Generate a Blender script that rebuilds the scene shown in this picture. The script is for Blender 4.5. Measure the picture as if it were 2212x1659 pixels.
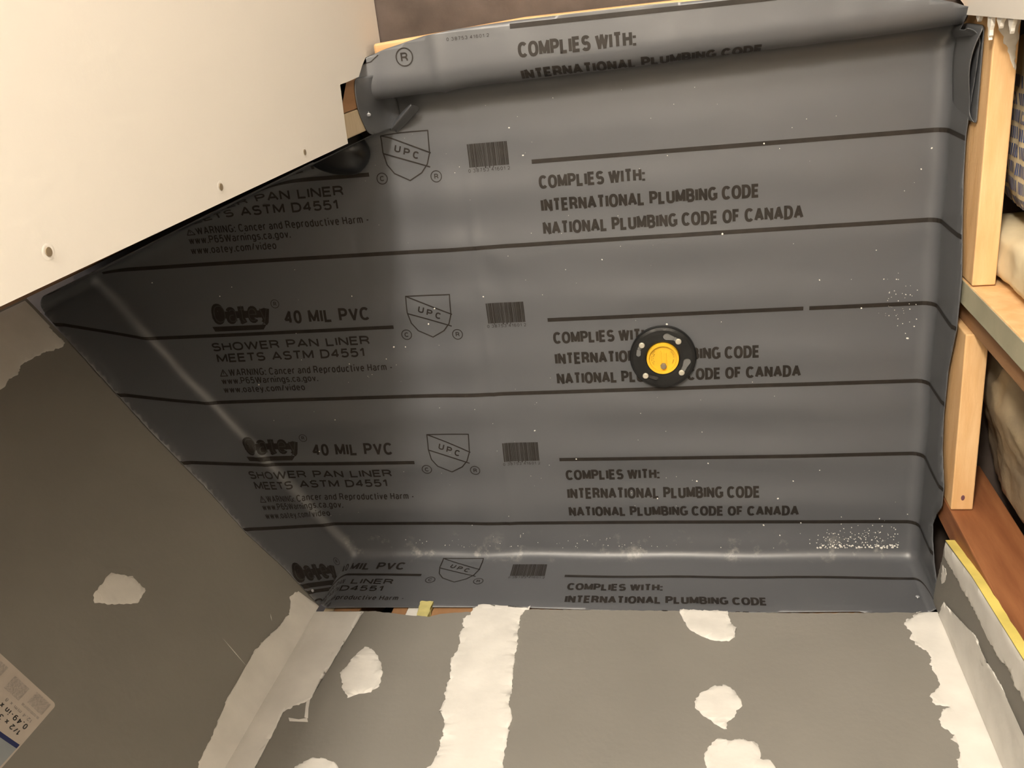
import bpy, bmesh, math, random
from mathutils import Vector, Matrix, noise
from mathutils.bvhtree import BVHTree
random.seed(7)
C = bpy.context.scene
for o in list(bpy.data.objects): bpy.data.objects.remove(o)
COL = C.collection

# ------------------------------------------------------------------ camera
cam = bpy.data.cameras.new('camera'); camo = bpy.data.objects.new('camera', cam); COL.objects.link(camo)
R0 = ((0.981403330, -0.102791012, -0.162115735), (-0.032465053, -0.921256940, 0.387597306), (-0.189191765, -0.375126191, -0.907461744))
m = Matrix((R0[0], [-a for a in R0[1]], [-a for a in R0[2]])).transposed().to_4x4()
m.translation = Vector((0.96071, 1.03446, 1.59346))
camo.matrix_world = m
cam.sensor_width = 36.0; cam.lens = 36.0*1997.2/2212; cam.clip_start = 0.02
C.camera = camo
# ------------------------------------------------------------------ light
w = bpy.data.worlds.new('world'); C.world = w; w.use_nodes = True
w.node_tree.nodes['Background'].inputs[0].default_value = (0.92, 0.96, 1.0, 1)
w.node_tree.nodes['Background'].inputs[1].default_value = 0.5
def area(name, loc, target, size, power, col, sy=None):
    l = bpy.data.lights.new(name, 'AREA'); l.energy = power; l.color = col; l.size = size
    if sy: l.shape = 'RECTANGLE'; l.size_y = sy
    o = bpy.data.objects.new(name, l); COL.objects.link(o); o.location = loc
    o.rotation_euler = (Vector(target)-Vector(loc)).to_track_quat('-Z', 'Y').to_euler(); return o
area('ceiling_lamp', (0.525, 2.2, 2.30), (0.8, 0.0, 1.3), 0.34, 64, (1.0, 0.90, 0.765))
area('fill_light', (0.85, 2.9, 2.1), (0.45, 1.2, 0.4), 0.5, 20, (1.0, 0.91, 0.79))  # added fill that brightens the white wall and left side, no known fixture
C.view_settings.view_transform = 'Standard'; C.view_settings.look = 'None'
C.view_settings.gamma = 1.0; C.view_settings.use_curve_mapping = False
C.view_settings.exposure = 0.64

# ------------------------------------------------------------------ outlines measured on the walls (metres, in each wall's own plane)
D = {}
D['L_corner'] = [[0.006, 0.195], [0.053, 0.201], [0.061, 0.229], [0.046, 0.25], [0.044, 0.278], [0.05, 0.327], [0.057, 0.355], [0.062, 0.384], [0.057, 0.416], [0.054, 0.445], [0.052, 0.482], [0.058, 0.512], [0.051, 0.522], [0.049, 0.557], [0.045, 0.584], [0.043, 0.607], [0.038, 0.634], [0.028, 0.68]]
D['B_left'] = [[0.318, 0.216], [0.314, 0.24], [0.315, 0.275], [0.314, 0.313], [0.311, 0.345], [0.312, 0.376], [0.314, 0.41], [0.316, 0.432], [0.318, 0.449], [0.295, 0.464], [0.286, 0.473], [0.281, 0.486], [0.282, 0.502], [0.285, 0.525], [0.282, 0.547], [0.276, 0.573], [0.28, 0.599], [0.288, 0.653]]
D['B_midL'] = [[0.553, 0.174], [0.546, 0.199], [0.534, 0.222], [0.538, 0.26], [0.544, 0.302], [0.539, 0.341], [0.543, 0.371], [0.547, 0.407], [0.551, 0.448], [0.544, 0.461], [0.558, 0.467], [0.564, 0.504], [0.562, 0.535], [0.563, 0.565], [0.556, 0.582], [0.557, 0.635]]
D['B_midR'] = [[0.653, 0.178], [0.639, 0.217], [0.645, 0.277], [0.649, 0.328], [0.655, 0.407], [0.658, 0.445], [0.668, 0.473], [0.665, 0.487], [0.667, 0.53], [0.67, 0.575], [0.672, 0.628]]
D['dab1'] = [[0.369, 0.307], [0.387, 0.315], [0.406, 0.338], [0.423, 0.372], [0.428, 0.409], [0.418, 0.424], [0.395, 0.432], [0.383, 0.439], [0.368, 0.422], [0.348, 0.379], [0.354, 0.356], [0.361, 0.328]]
D['dab2'] = [[0.349, 0.627], [0.348, 0.607], [0.349, 0.592], [0.358, 0.583], [0.373, 0.573], [0.392, 0.573], [0.409, 0.58], [0.418, 0.59], [0.427, 0.61], [0.414, 0.633], [0.378, 0.636]]
D['dabA'] = [[0.929, 0.185], [1.014, 0.187], [1.017, 0.226], [1.027, 0.234], [1.018, 0.243], [1.021, 0.26], [1.011, 0.273], [0.987, 0.272], [0.959, 0.256], [0.941, 0.236], [0.933, 0.21]]
D['dabB'] = [[0.951, 0.422], [0.959, 0.403], [0.983, 0.385], [0.999, 0.382], [1.012, 0.393], [1.023, 0.414], [1.023, 0.428], [1.009, 0.452], [1.0, 0.466], [0.998, 0.48], [0.986, 0.475], [0.968, 0.456], [0.952, 0.436]]
D['dabC'] = [[0.966, 0.527], [0.975, 0.508], [0.988, 0.499], [1.003, 0.502], [1.024, 0.499], [1.039, 0.506], [1.045, 0.526], [1.042, 0.535], [1.054, 0.536], [1.063, 0.552], [1.056, 0.573], [1.01, 0.591], [0.97, 0.582], [0.962, 0.543]]
D['smear1'] = [[0.297, 0.49], [0.316, 0.493], [0.329, 0.489], [0.334, 0.498], [0.314, 0.498], [0.302, 0.498]]
D['smear2'] = [[0.31, 0.438], [0.317, 0.443], [0.323, 0.467], [0.331, 0.49], [0.324, 0.488], [0.316, 0.462]]
D['B_right'] = [[1.34, 0.18], [1.334, 0.191], [1.311, 0.205], [1.305, 0.219], [1.31, 0.236], [1.306, 0.262], [1.312, 0.275], [1.327, 0.294], [1.324, 0.312], [1.323, 0.333], [1.325, 0.365], [1.307, 0.391], [1.308, 0.413], [1.327, 0.415], [1.312, 0.426], [1.307, 0.44], [1.307, 0.46], [1.32, 0.474], [1.312, 0.482], [1.319, 0.499], [1.318, 0.511], [1.311, 0.521], [1.309, 0.537], [1.308, 0.568]]
D['R_corner'] = [[0.045, 0.213], [0.046, 0.245], [0.053, 0.288], [0.064, 0.32], [0.083, 0.335], [0.098, 0.365], [0.103, 0.392], [0.081, 0.401], [0.064, 0.409], [0.1, 0.438], [0.106, 0.465], [0.11, 0.508], [0.105, 0.545], [0.104, 0.587], [0.109, 0.651]]
D['R_in'] = [[0.121, 0.208], [0.127, 0.26], [0.13, 0.302], [0.133, 0.335], [0.137, 0.372], [0.14, 0.42], [0.138, 0.45], [0.14, 0.477], [0.156, 0.52], [0.147, 0.538], [0.152, 0.572], [0.161, 0.643]]
D['R_edge'] = [[0.151, 0.194], [0.178, 0.336], [0.203, 0.557], [0.216, 0.689]]
D['R_dab'] = [[0.101, 0.19], [0.106, 0.208], [0.1, 0.214], [0.079, 0.208], [0.065, 0.192], [0.071, 0.186], [0.089, 0.189]]
D['R_bot'] = [[0.082, 0.174], [0.04, 0.195], [0.144, 0.187]]
D['L_dab'] = [[0.332, 0.482], [0.304, 0.458], [0.272, 0.459], [0.269, 0.489], [0.287, 0.513], [0.318, 0.546], [0.329, 0.538], [0.331, 0.516]]
D['L_left'] = [[0.716, 0.182], [0.678, 0.181], [0.674, 0.2], [0.681, 0.232], [0.682, 0.266], [0.683, 0.3], [0.672, 0.317], [0.671, 0.344], [0.667, 0.359], [0.664, 0.373], [0.657, 0.425]]
D['scratch'] = [[0.123, 0.418], [0.056, 0.426], [0.075, 0.297], [0.064, 0.308]]
D['screws'] = [[0.895, 0.953], [0.888, 0.654], [0.886, 0.407]]
D['torn'] = [[0.401, 0.216], [0.397, 0.184], [0.454, 0.174], [0.461, 0.217]]
D['specks'] = [[1.351, 0.759], [1.274, 0.597], [0.43, 0.459], [0.499, 0.534], [0.513, 0.066], [0.684, -0.004], [1.191, 0.002], [1.117, 0.124], [1.145, 0.159], [1.192, 0.182], [0.663, 0.277], [0.407, 0.46], [0.313, 0.43], [0.104, 0.596], [0.389, 0.437], [0.214, 0.241], [-0.058, 0.614], [0.923, 0.482], [1.337, 0.727], [1.092, 0.787], [0.673, 0.847], [0.692, 0.799], [0.263, 0.313], [0.989, 0.201], [0.216, 0.497], [1.254, 0.496], [1.345, 0.471], [1.342, 0.458], [1.354, 0.445], [1.332, 0.437], [1.333, 0.49], [1.302, 0.077], [1.253, 0.057], [1.351, 0.087], [1.328, -0.02], [1.332, 0.018], [1.339, 0.011], [1.313, 0.018], [0.891, 0.126], [0.739, 0.215], [0.815, 0.608], [0.341, 0.565], [0.075, 0.579], [0.116, 0.393], [0.038, 0.293], [0.149, 0.117], [0.594, 0.552], [0.482, 0.503], [1.16, 0.068], [1.091, 0.063], [0.967, 0.161], [1.023, 0.641], [1.184, 0.55]]
# ------------------------------------------------------------------ materials
def mat(name, col, rough=0.6, spec=0.5, var=0.0, scale=8.0, bump=0.0, bscale=60.0, col2=None, stretch=(1,1,1), metal=0.0, coat=0.0, detail=5.0):
    m = bpy.data.materials.new(name); m.use_nodes = True; nt = m.node_tree; N = nt.nodes; L = nt.links
    b = N['Principled BSDF']; b.inputs['Roughness'].default_value = rough
    b.inputs['Specular IOR Level'].default_value = spec; b.inputs['Metallic'].default_value = metal
    if coat: b.inputs['Coat Weight'].default_value = coat; b.inputs['Coat Roughness'].default_value = .15
    b.inputs['Base Color'].default_value = (*col, 1)
    tc = N.new('ShaderNodeTexCoord'); mp = N.new('ShaderNodeMapping'); mp.inputs['Scale'].default_value = stretch
    L.new(tc.outputs['Object'], mp.inputs['Vector'])
    if var or col2:
        n = N.new('ShaderNodeTexNoise'); n.inputs['Scale'].default_value = scale; n.inputs['Detail'].default_value = detail
        L.new(mp.outputs[0], n.inputs['Vector'])
        r = N.new('ShaderNodeValToRGB'); r.color_ramp.elements[0].position = .33; r.color_ramp.elements[1].position = .67
        c2 = col2 if col2 else tuple(min(1, c*(1+var)) for c in col)
        c1 = col if col2 else tuple(c*(1-var) for c in col)
        r.color_ramp.elements[0].color = (*c1, 1); r.color_ramp.elements[1].color = (*c2, 1)
        L.new(n.outputs['Fac'], r.inputs[0]); L.new(r.outputs[0], b.inputs['Base Color'])
    if bump:
        n2 = N.new('ShaderNodeTexNoise'); n2.inputs['Scale'].default_value = bscale; n2.inputs['Detail'].default_value = 4
        L.new(mp.outputs[0], n2.inputs['Vector'])
        bp = N.new('ShaderNodeBump'); bp.inputs['Strength'].default_value = bump; bp.inputs['Distance'].default_value = .01
        L.new(n2.outputs['Fac'], bp.inputs['Height']); L.new(bp.outputs[0], b.inputs['Normal'])
    return m
M = {}
M['paper'] = mat('drywall_grey_paper', (.232,.219,.194), .75, .3, .07, 3.0, .05, 90)
M['white'] = mat('drywall_white_face', (.80,.765,.71), .6, .3, .02, 2.0, .02, 120)
M['gyp'] = mat('gypsum_core', (.74,.72,.67), .9, .1, .06, 30, .2, 200)
M['mud'] = mat('joint_compound', (.74,.715,.665), .7, .25, .07, 14, .12, 22)
M['yellow'] = mat('yellow_edge_tape', (.78,.64,.17), .7, .2, .15, 18)
M['pine'] = mat('pine_wood', (.80,.52,.26), .55, .3, 0, 9, .08, 40, col2=(.62,.36,.16), stretch=(3,.7,9))
M['pine_y'] = mat('pine_wood_lengthwise', (.82,.55,.29), .5, .3, 0, 7, .08, 40, col2=(.70,.42,.19), stretch=(6,.9,6))
M['pine_x'] = mat('pine_wood_crosswise', (.66,.42,.21), .6, .3, 0, 9, .08, 40, col2=(.48,.27,.12), stretch=(.8,8,6))
M['pine_dark'] = mat('rusty_brown_stud_wood', (.33,.135,.055), .6, .3, 0, 5, .1, 30, col2=(.22,.08,.032), stretch=(9,9,1.2))
M['pine_pale'] = mat('pale_end_wood', (.52,.42,.28), .6, .3, 0, 14, .08, 40, col2=(.60,.49,.34), stretch=(2,2,18))
M['pine_brown'] = mat('brown_stud_wood', (.30,.16,.075), .6, .3, 0, 8, .08, 40, col2=(.36,.20,.10), stretch=(5,5,1))
M['dust'] = mat('plaster_dust', (.75,.73,.68), .9, .1)
M['sub'] = mat('dusty_subfloor', (.042,.031,.025), .7, .3, 0, 9, .2, 30, col2=(.095,.072,.060), stretch=(1,1,1), detail=9)
M['dark'] = mat('cavity_shade', (.012,.010,.009), .9, .1)  # near-black colour standing in for shade in the wall cavities
M['black'] = mat('black_plastic', (.010,.010,.010), .38, .5, .3, 40, .15, 60)
M['patch'] = mat('black_rubber', (.008,.009,.011), .28, .5, 0, 5, .06, 12)
M['ink'] = mat('black_print', (.020,.016,.013), .5, .35, .25, 60)
M['ink2'] = mat('faint_print', (.045,.042,.040), .5, .35, .2, 60)
M['bolt'] = mat('zinc_bolt', (.62,.58,.48), .4, .5, .15, 90, metal=.4)
M['yel'] = mat('yellow_plastic', (.80,.47,.030), .35, .5, .08, 30)
M['yel_shade'] = mat('brown_mould_shadow_print', (.22,.13,.02), .5, .3)  # brown stands in for the shade in the moulded letters
M['knob'] = mat('grey_knob', (.22,.17,.11), .3, .5)
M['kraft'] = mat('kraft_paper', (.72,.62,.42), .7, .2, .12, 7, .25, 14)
M['kraft_shade'] = mat('shaded_kraft_paper', (.36,.29,.19), .8, .2, 0, 12, .35, 22, col2=(.22,.18,.13))  # darker, greyer copy of the kraft colour, with shade put into it
M['blue'] = mat('blue_ink', (.045,.085,.26), .6, .3, .2, 60)
M['stick'] = mat('sticker_paper', (.52,.46,.40), .5, .4, .05, 20)
M['stick_blue'] = mat('sticker_pale_blue', (.30,.33,.35), .5, .4, .05, 20)
M['stick_navy'] = mat('sticker_navy', (.02,.03,.11), .5, .4)
M['stick_grey'] = mat('sticker_grey_print', (.34,.31,.29), .6, .3, .2, 300)
M['stick_text'] = mat('sticker_text_ink', (.05,.05,.05), .6, .3)
M['slot'] = mat('grey_slot_floor', (.16,.16,.155), .5, .4)
M['nail'] = mat('galvanised_nail', (.55,.57,.60), .35, .5, metal=.5)
M['grey_mud'] = mat('grey_stud_face', (.40,.38,.27), .7, .3, .10, 12, .1, 30)

def liner_mat():
    m = bpy.data.materials.new('grey_pvc_sheet'); m.use_nodes = True; nt = m.node_tree; N = nt.nodes; L = nt.links
    b = N['Principled BSDF']; b.inputs['Specular IOR Level'].default_value = .85
    tc = N.new('ShaderNodeTexCoord')
    n = N.new('ShaderNodeTexNoise'); n.inputs['Scale'].default_value = 3; L.new(tc.outputs['Object'], n.inputs['Vector'])
    r = N.new('ShaderNodeValToRGB'); r.color_ramp.elements[0].color = (.083,.087,.095,1); r.color_ramp.elements[1].color = (.099,.103,.111,1)
    L.new(n.outputs['Fac'], r.inputs[0])
    # plaster dust rubbed along the fold at the back wall: noise limited to a band of y
    sx = N.new('ShaderNodeSeparateXYZ'); L.new(tc.outputs['Object'], sx.inputs[0])
    mr = N.new('ShaderNodeMapRange'); mr.inputs['From Min'].default_value = .055; mr.inputs['From Max'].default_value = .005
    L.new(sx.outputs['Y'], mr.inputs['Value'])
    mz = N.new('ShaderNodeMapRange'); mz.inputs['From Min'].default_value = .03; mz.inputs['From Max'].default_value = .005
    L.new(sx.outputs['Z'], mz.inputs['Value'])
    n3 = N.new('ShaderNodeTexNoise'); n3.inputs['Scale'].default_value = 22; n3.inputs['Detail'].default_value = 8; n3.inputs['Roughness'].default_value = .7
    L.new(tc.outputs['Object'], n3.inputs['Vector'])
    r3 = N.new('ShaderNodeValToRGB'); r3.color_ramp.elements[0].position = .55; r3.color_ramp.elements[1].position = .75
    L.new(n3.outputs['Fac'], r3.inputs[0])
    a = N.new('ShaderNodeMath'); a.operation = 'MULTIPLY'; L.new(mr.outputs[0], a.inputs[0]); L.new(r3.outputs[0], a.inputs[1])
    a2 = N.new('ShaderNodeMath'); a2.operation = 'MULTIPLY'; L.new(a.outputs[0], a2.inputs[0]); L.new(mz.outputs[0], a2.inputs[1])
    a3 = N.new('ShaderNodeMath'); a3.operation = 'MULTIPLY'; L.new(a2.outputs[0], a3.inputs[0]); a3.inputs[1].default_value = .6
    mx = N.new('ShaderNodeMixRGB'); L.new(a3.outputs[0], mx.inputs[0]); L.new(r.outputs[0], mx.inputs[1]); mx.inputs[2].default_value = (.6,.58,.52,1)
    L.new(mx.outputs[0], b.inputs['Base Color'])
    n4 = N.new('ShaderNodeTexNoise'); n4.inputs['Scale'].default_value = 5; n4.inputs['Detail'].default_value = 3; L.new(tc.outputs['Object'], n4.inputs['Vector'])
    rr = N.new('ShaderNodeMapRange'); rr.inputs['To Min'].default_value = .38; rr.inputs['To Max'].default_value = .50
    L.new(n4.outputs['Fac'], rr.inputs['Value']); L.new(rr.outputs[0], b.inputs['Roughness'])
    return m
M['liner'] = liner_mat()

# ------------------------------------------------------------------ helpers
def link(name, bm, m, parent=None, smooth=False, bevel=0.0):
    me = bpy.data.meshes.new(name); bmesh.ops.recalc_face_normals(bm, faces=bm.faces)
    bm.to_mesh(me); bm.free()
    o = bpy.data.objects.new(name, me); COL.objects.link(o)
    for x in (m if isinstance(m, (list, tuple)) else [m]): me.materials.append(x)
    if smooth:
        for p in me.polygons: p.use_smooth = True
    if bevel:
        b = o.modifiers.new('bevel', 'BEVEL'); b.width = bevel; b.segments = 2; b.limit_method = 'ANGLE'
    if parent: o.parent = parent
    return o
def tag(o, label, cat=None, group=None, kind=None):
    o['label'] = label
    if cat: o['category'] = cat
    if group: o['group'] = group
    if kind: o['kind'] = kind
    return o
def empty(name, loc, label, cat, group=None):
    o = bpy.data.objects.new(name, None); COL.objects.link(o); o.location = loc; o.empty_display_size = .05
    return tag(o, label, cat, group)
def box(bm, a, b, mi=0):
    vs = [bm.verts.new((x, y, z)) for x in (a[0], b[0]) for y in (a[1], b[1]) for z in (a[2], b[2])]
    for f in ((0,1,3,2),(4,6,7,5),(0,4,5,1),(2,3,7,6),(0,2,6,4),(1,5,7,3)):
        fc = bm.faces.new([vs[i] for i in f]); fc.material_index = mi
    return vs
def prism(bm, pts, depth, to3, mi=0):
    """closed outline pts (a,b) in a plane, extruded by depth; to3(a,b,d) -> xyz"""
    n = len(pts); f0 = [bm.verts.new(to3(a, b, 0)) for a, b in pts]; f1 = [bm.verts.new(to3(a, b, depth)) for a, b in pts]
    fa = bm.faces.new(f0); fb = bm.faces.new(f1[::-1]); fs = [fa, fb]
    for i in range(n): fs.append(bm.faces.new((f0[i], f1[i], f1[(i+1) % n], f0[(i+1) % n])))
    for f in fs: f.material_index = mi
    bmesh.ops.triangulate(bm, faces=[fa, fb])
def local(o, loc):
    """put the origin of a top-level mesh at loc"""
    o.data.transform(Matrix.Translation(-Vector(loc))); o.location = loc; return o

# wall planes: functions (a, b, depth out of the wall) -> world
LP = Vector((.2375, 0, 0)); LD = Vector((-.4375, .64, 0)).normalized(); LN = Vector((LD.y, -LD.x, 0))
if LN.x < 0: LN = -LN
XR = 1.366
def backp(a, b, d): return Vector((a, d, b))
def rightp(a, b, d): return Vector((XR-d, a, b))
def leftp(a, b, d): return LP+LD*a+LN*d+Vector((0, 0, b))

# ------------------------------------------------------------------ setting
bm = bmesh.new(); box(bm, (-.9, -.3, -.03), (2.6, 3.4, -.004))
tag(link('floor', bm, M['sub']), 'dusty brown subfloor with white plaster scuffs beyond the curb', 'floor', kind='structure')

def jag(pts, amp, step=.003, seed=0, closed=False):
    out = []; n = len(pts); rng = range(n if closed else n-1)
    for i in rng:
        p = Vector(pts[i]); q = Vector(pts[(i+1) % n]); k = max(1, int((q-p).length/step)); t = (q-p).normalized() if (q-p).length > 1e-6 else Vector((1, 0)); nn = Vector((-t.y, t.x))
        for j in range(k):
            v = p.lerp(q, j/k); a = (noise.noise(Vector((v.x*110+seed, v.y*110, seed*3.1)))*1.1+noise.noise(Vector((v.x*420+seed, v.y*420, seed*1.7)))*.75)*amp*1.35
            out.append(tuple(v+nn*a))
    if not closed: out.append(tuple(pts[-1]))
    return out
def patch(parent, pts, plane, th=.0016, name='joint_compound', m='mud', label=None, seed=1, dome=.0012, holes=None):
    """thin irregular raised coat of compound, subdivided for a trowelled surface"""
    bm = bmesh.new(); vs = [bm.verts.new((a, b, 0)) for a, b in pts]; f = bm.faces.new(vs)
    bmesh.ops.triangulate(bm, faces=[f])
    xs = [p[0] for p in pts]; ys = [p[1] for p in pts]; st = .012
    for ax, lo, hi in ((0, min(xs), max(xs)), (1, min(ys), max(ys))):
        c = math.ceil(lo/st)*st
        while c < hi:
            co = [0, 0, 0]; no = [0, 0, 0]; co[ax] = c; no[ax] = 1
            bmesh.ops.bisect_plane(bm, geom=bm.verts[:]+bm.edges[:]+bm.faces[:], plane_co=co, plane_no=no, dist=1e-6); c += st
    bd = set(v for e in bm.edges if e.is_boundary for v in e.verts)
    for v in bm.verts:
        a, b = v.co.x, v.co.y
        d = .0003 if v in bd else th+dome*noise.noise(Vector((a*38+seed, b*22, seed)))
        v.co = plane(a, b, d)
    o = link(name, bm, M[m], parent, smooth=True)
    if label: o['label'] = label
    return o

ZT = 2.44
# back wall: grey drywall, thickness behind y=0, ragged bottom edge above the liner
bot = [(.2375,.206),(.30,.204),(.357,.203),(.40,.209),(.42,.213),(.465,.217),(.50,.205),(.64,.190),(.93,.189),(1.115,.191),(1.25,.187),(1.366,.182)]
bm = bmesh.new(); prism(bm, jag(bot, .0012, seed=4)+[(1.366, ZT), (.2375, ZT)], -.0127, backp)
wb = tag(link('wall_back', bm, M['paper']), 'grey drywall wall with plastered seams and screw spots behind the pan', 'wall', kind='structure')
# left wall
lt = [(0,.17),(.78,.17),(.78,ZT),(0,ZT)]
bm = bmesh.new(); prism(bm, lt, -.0127, leftp)
wl = tag(link('wall_left', bm, M['paper']), 'slanting grey drywall wall left of the pan with a product sticker', 'wall', kind='structure')
# right wall: narrow grey drywall strip between the back corner and the bare studs
er = [(.151,.194),(.178,.336),(.203,.557),(.216,.689),(.24,.95),(.24,ZT)]
rb = [(-.0,.150),(.04,.158),(.075,.17),(.11,.183),(.151,.194)]
bm = bmesh.new(); prism(bm, jag(rb, .001, seed=9)+er[1:]+[(-.0, ZT)], -.0127, rightp)
wr = tag(link('wall_right', bm, M['paper']), 'narrow grey drywall strip with a yellow cut edge beside bare studs', 'wall', kind='structure')
ye = er[:-1]
bm = bmesh.new()
for i in range(len(ye)-1):
    a, b = Vector(ye[i]), Vector(ye[i+1]); k = 12
    for j in range(k):
        p, q = a.lerp(b, j/k), a.lerp(b, (j+1)/k); e = .0012
        box_pts = [rightp(p.x+e, p.y, .0006), rightp(q.x+e, q.y, .0006), rightp(q.x+e, q.y, -.0135-.002*noise.noise(Vector((q.y*40,0,0)))), rightp(p.x+e, p.y, -.0135-.002*noise.noise(Vector((p.y*40,0,0))))]
        f = bm.faces.new([bm.verts.new(v) for v in box_pts])
bmesh.ops.remove_doubles(bm, verts=bm.verts, dist=1e-5)
g = bmesh.ops.extrude_face_region(bm, geom=bm.faces[:])
for v in g['geom']:
    if isinstance(v, bmesh.types.BMVert): v.co.y -= .001
o = link('edge_tape', bm, M['yellow'], wr); o['label'] = 'yellow paper tape on the cut edge'

# plaster on the back wall
ext = lambda pts: pts+[(pts[-1][0]+(pts[-1][0]-pts[-3][0])*.3, 1.1)]
patch(wb, [(.2375,.2065),(.30,.206),(.335,.2045)]+jag(ext(D['B_left']), .0022, seed=2)+[(.2375,1.1)], backp, seed=2, label='cream compound down the left inside corner')
mb = D['B_midL'][::-1]; mbR = D['B_midR']
patch(wb, [(mbR[0][0]-.04,.1935),(mbR[0][0],.192)]+jag(mbR, .0022, seed=3)+[(.64,1.1),(.51,1.1)]+jag(mb, .0035, seed=5)[:-1]+[(mb[-1][0],.202)], backp, th=.0022, seed=3, label='wide cream compound band over the vertical seam')
for i, k in enumerate(('dab1', 'dab2', 'dabA', 'dabB', 'dabC')):
    patch(wb, jag(D[k], .0018, .004, seed=11+i, closed=True), backp, th=.0022, dome=.0022, seed=11+i, name='screw_spot')
for i, k in enumerate(('smear1', 'smear2')): patch(wb, D[k], backp, th=.0008, seed=20+i, name='compound_smear')
brr = jag(D['B_right'], .003, seed=6)
patch(wb, [(1.366,.1825),(1.33,.186)]+brr+[(1.30,1.1),(1.366,1.1)], backp, seed=6, label='cream compound down the right inside corner')
# plaster on the left wall
patch(wl, [(0,.19)]+[(a, b) for a, b in jag(ext(D['L_corner'][1:]), .0025, seed=7)]+[(0,1.1)], leftp, seed=7)
patch(wl, jag(D['L_dab'], .0018, .004, seed=8, closed=True), leftp, th=.002, seed=8, name='screw_spot')
patch(wl, [(.777,.178),(.716,.178)]+jag([(a, max(b,.1785)) for a, b in D['L_left']], .002, seed=9)+[(.64,.6),(.62,1.1),(.777,1.1)], leftp, seed=9)
# plaster on the right wall
rc = [(a, b) for a, b in D['R_corner']]
patch(wr, [(0.001,.19),(.02,.20)]+jag(rc, .002, seed=10)+[(.05,1.1),(0.001,1.1)], rightp, seed=10)
ri = D['R_in']
patch(wr, [(.148,.194)]+[(a-.0015, b) for a, b in er[1:5]]+[(.20,.95)]+jag(ri[::-1], .0025, seed=12)+[(.119,.19)], rightp, seed=12, label='cream compound along the cut edge')
patch(wr, jag(D['R_dab'], .001, .004, seed=13, closed=True), rightp, seed=13, name='compound_smear')
for a, b in ((D['scratch'][0], D['scratch'][1]), (D['scratch'][2], D['scratch'][3])):
    a, b = Vector(a), Vector(b); t = (b-a).normalized(); nn = Vector((-t.y, t.x))*.0008
    patch(wl, [tuple(a), tuple(a.lerp(b,.5)+nn), tuple(b), tuple(a.lerp(b,.5)-nn)], leftp, th=.0006, dome=0, name='scratch_mark')

# white front-left wall: hangs over the left end of the curb
XP = .469
fl = [(.872,.236),(.900,.2345),(.93,.231),(.956,.228),(.9565,.20),(.958,.168),(.9585,.16),(.9595,.138),(.975,.112),(.985,.09),(.99,.0),(3.2,.0),(3.2,ZT),(.872,ZT)]
bm = bmesh.new(); prism(bm, fl, -.0127, lambda a, b, d: Vector((XP+d, a, b)))
wf = tag(link('wall_front', bm, M['white']), 'white drywall wall ending in a free vertical edge over the curb', 'wall', kind='structure')
for (a, b) in D['screws']+[[.89,1.25],[.89,1.6]]:
    bm = bmesh.new(); n = 24
    rings = [(.0072,.0001),(.0058,.0003),(.0045,.0002),(.0036,.0001)]
    prev = None
    for r, d in rings:
        ring = [bm.verts.new((XP+d, a+r*.95*math.cos(t*2*math.pi/n), b+r*1.1*math.sin(t*2*math.pi/n))) for t in range(n)]
        if prev:
            for t in range(n):
                bm.faces.new((prev[t], prev[(t+1) % n], ring[(t+1) % n], ring[t]))
        prev = ring
    link('screw_dimple', bm, M['white'], wf, smooth=True)
    bm = bmesh.new(); bmesh.ops.create_cone(bm, cap_ends=True, segments=20, radius1=.0038, radius2=.0038, depth=.0006, matrix=Matrix.Translation((XP+.0006, a, b)) @ Matrix.Rotation(math.pi/2, 4, 'Y'))
    s = link('screw', bm, M['knob'], wf); s['label'] = 'dark screw head'
# white drywall at the right end of the curb
fr = [(.958,.070),(.972,.064),(.99,.0),(3.2,.0),(3.2,ZT),(.958,ZT)]
bm = bmesh.new(); prism(bm, fr, .0127, lambda a, b, d: Vector((1.366+d, a, b)))
w2 = tag(link('wall_front_right', bm, M['white']), 'bright white drywall edge at the right end of the curb', 'wall', kind='structure')
for k, (z0, ln, wd) in enumerate(((.13,.008,.012),(.185,.030,.010),(.225,.014,.012),(.27,.018,.012))):
    pts = jag([(.9585, z0-wd), (.9585, z0+wd), (.958-ln*.45, z0+wd*.45), (.958-ln, z0+.001), (.958-ln*.6, z0-wd*.4)], .002, .003, seed=40+k, closed=True)
    bm = bmesh.new(); prism(bm, pts, .005, lambda a, b, d: Vector((1.368+d, a, b)))
    link('compound_drip', bm, M['mud'], w2, bevel=.001)
# ceiling and the far side of the room
bm = bmesh.new(); box(bm, (-.9,-.3,ZT), (2.6,3.4,ZT+.02)); tag(link('ceiling', bm, M['white']), 'plain white ceiling above the shower', 'ceiling', kind='structure')
# near-black shell, its colour standing in for shade: behind the studs on the right, and behind the back and left walls
bm = bmesh.new(); box(bm, (1.95,-.3,-.004), (1.97,3.4,ZT)); tag(link('wall_far_right', bm, M['dark']), 'near-black sheet coloured as the shaded space beyond the bare studs', 'wall', kind='structure')
bm = bmesh.new(); box(bm, (.2,-.12,-.004), (1.95,-.115,ZT)); tag(link('wall_outer', bm, M['dark']), 'near-black backing coloured as the shaded cavity behind the grey drywall', 'wall', kind='structure')

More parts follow.
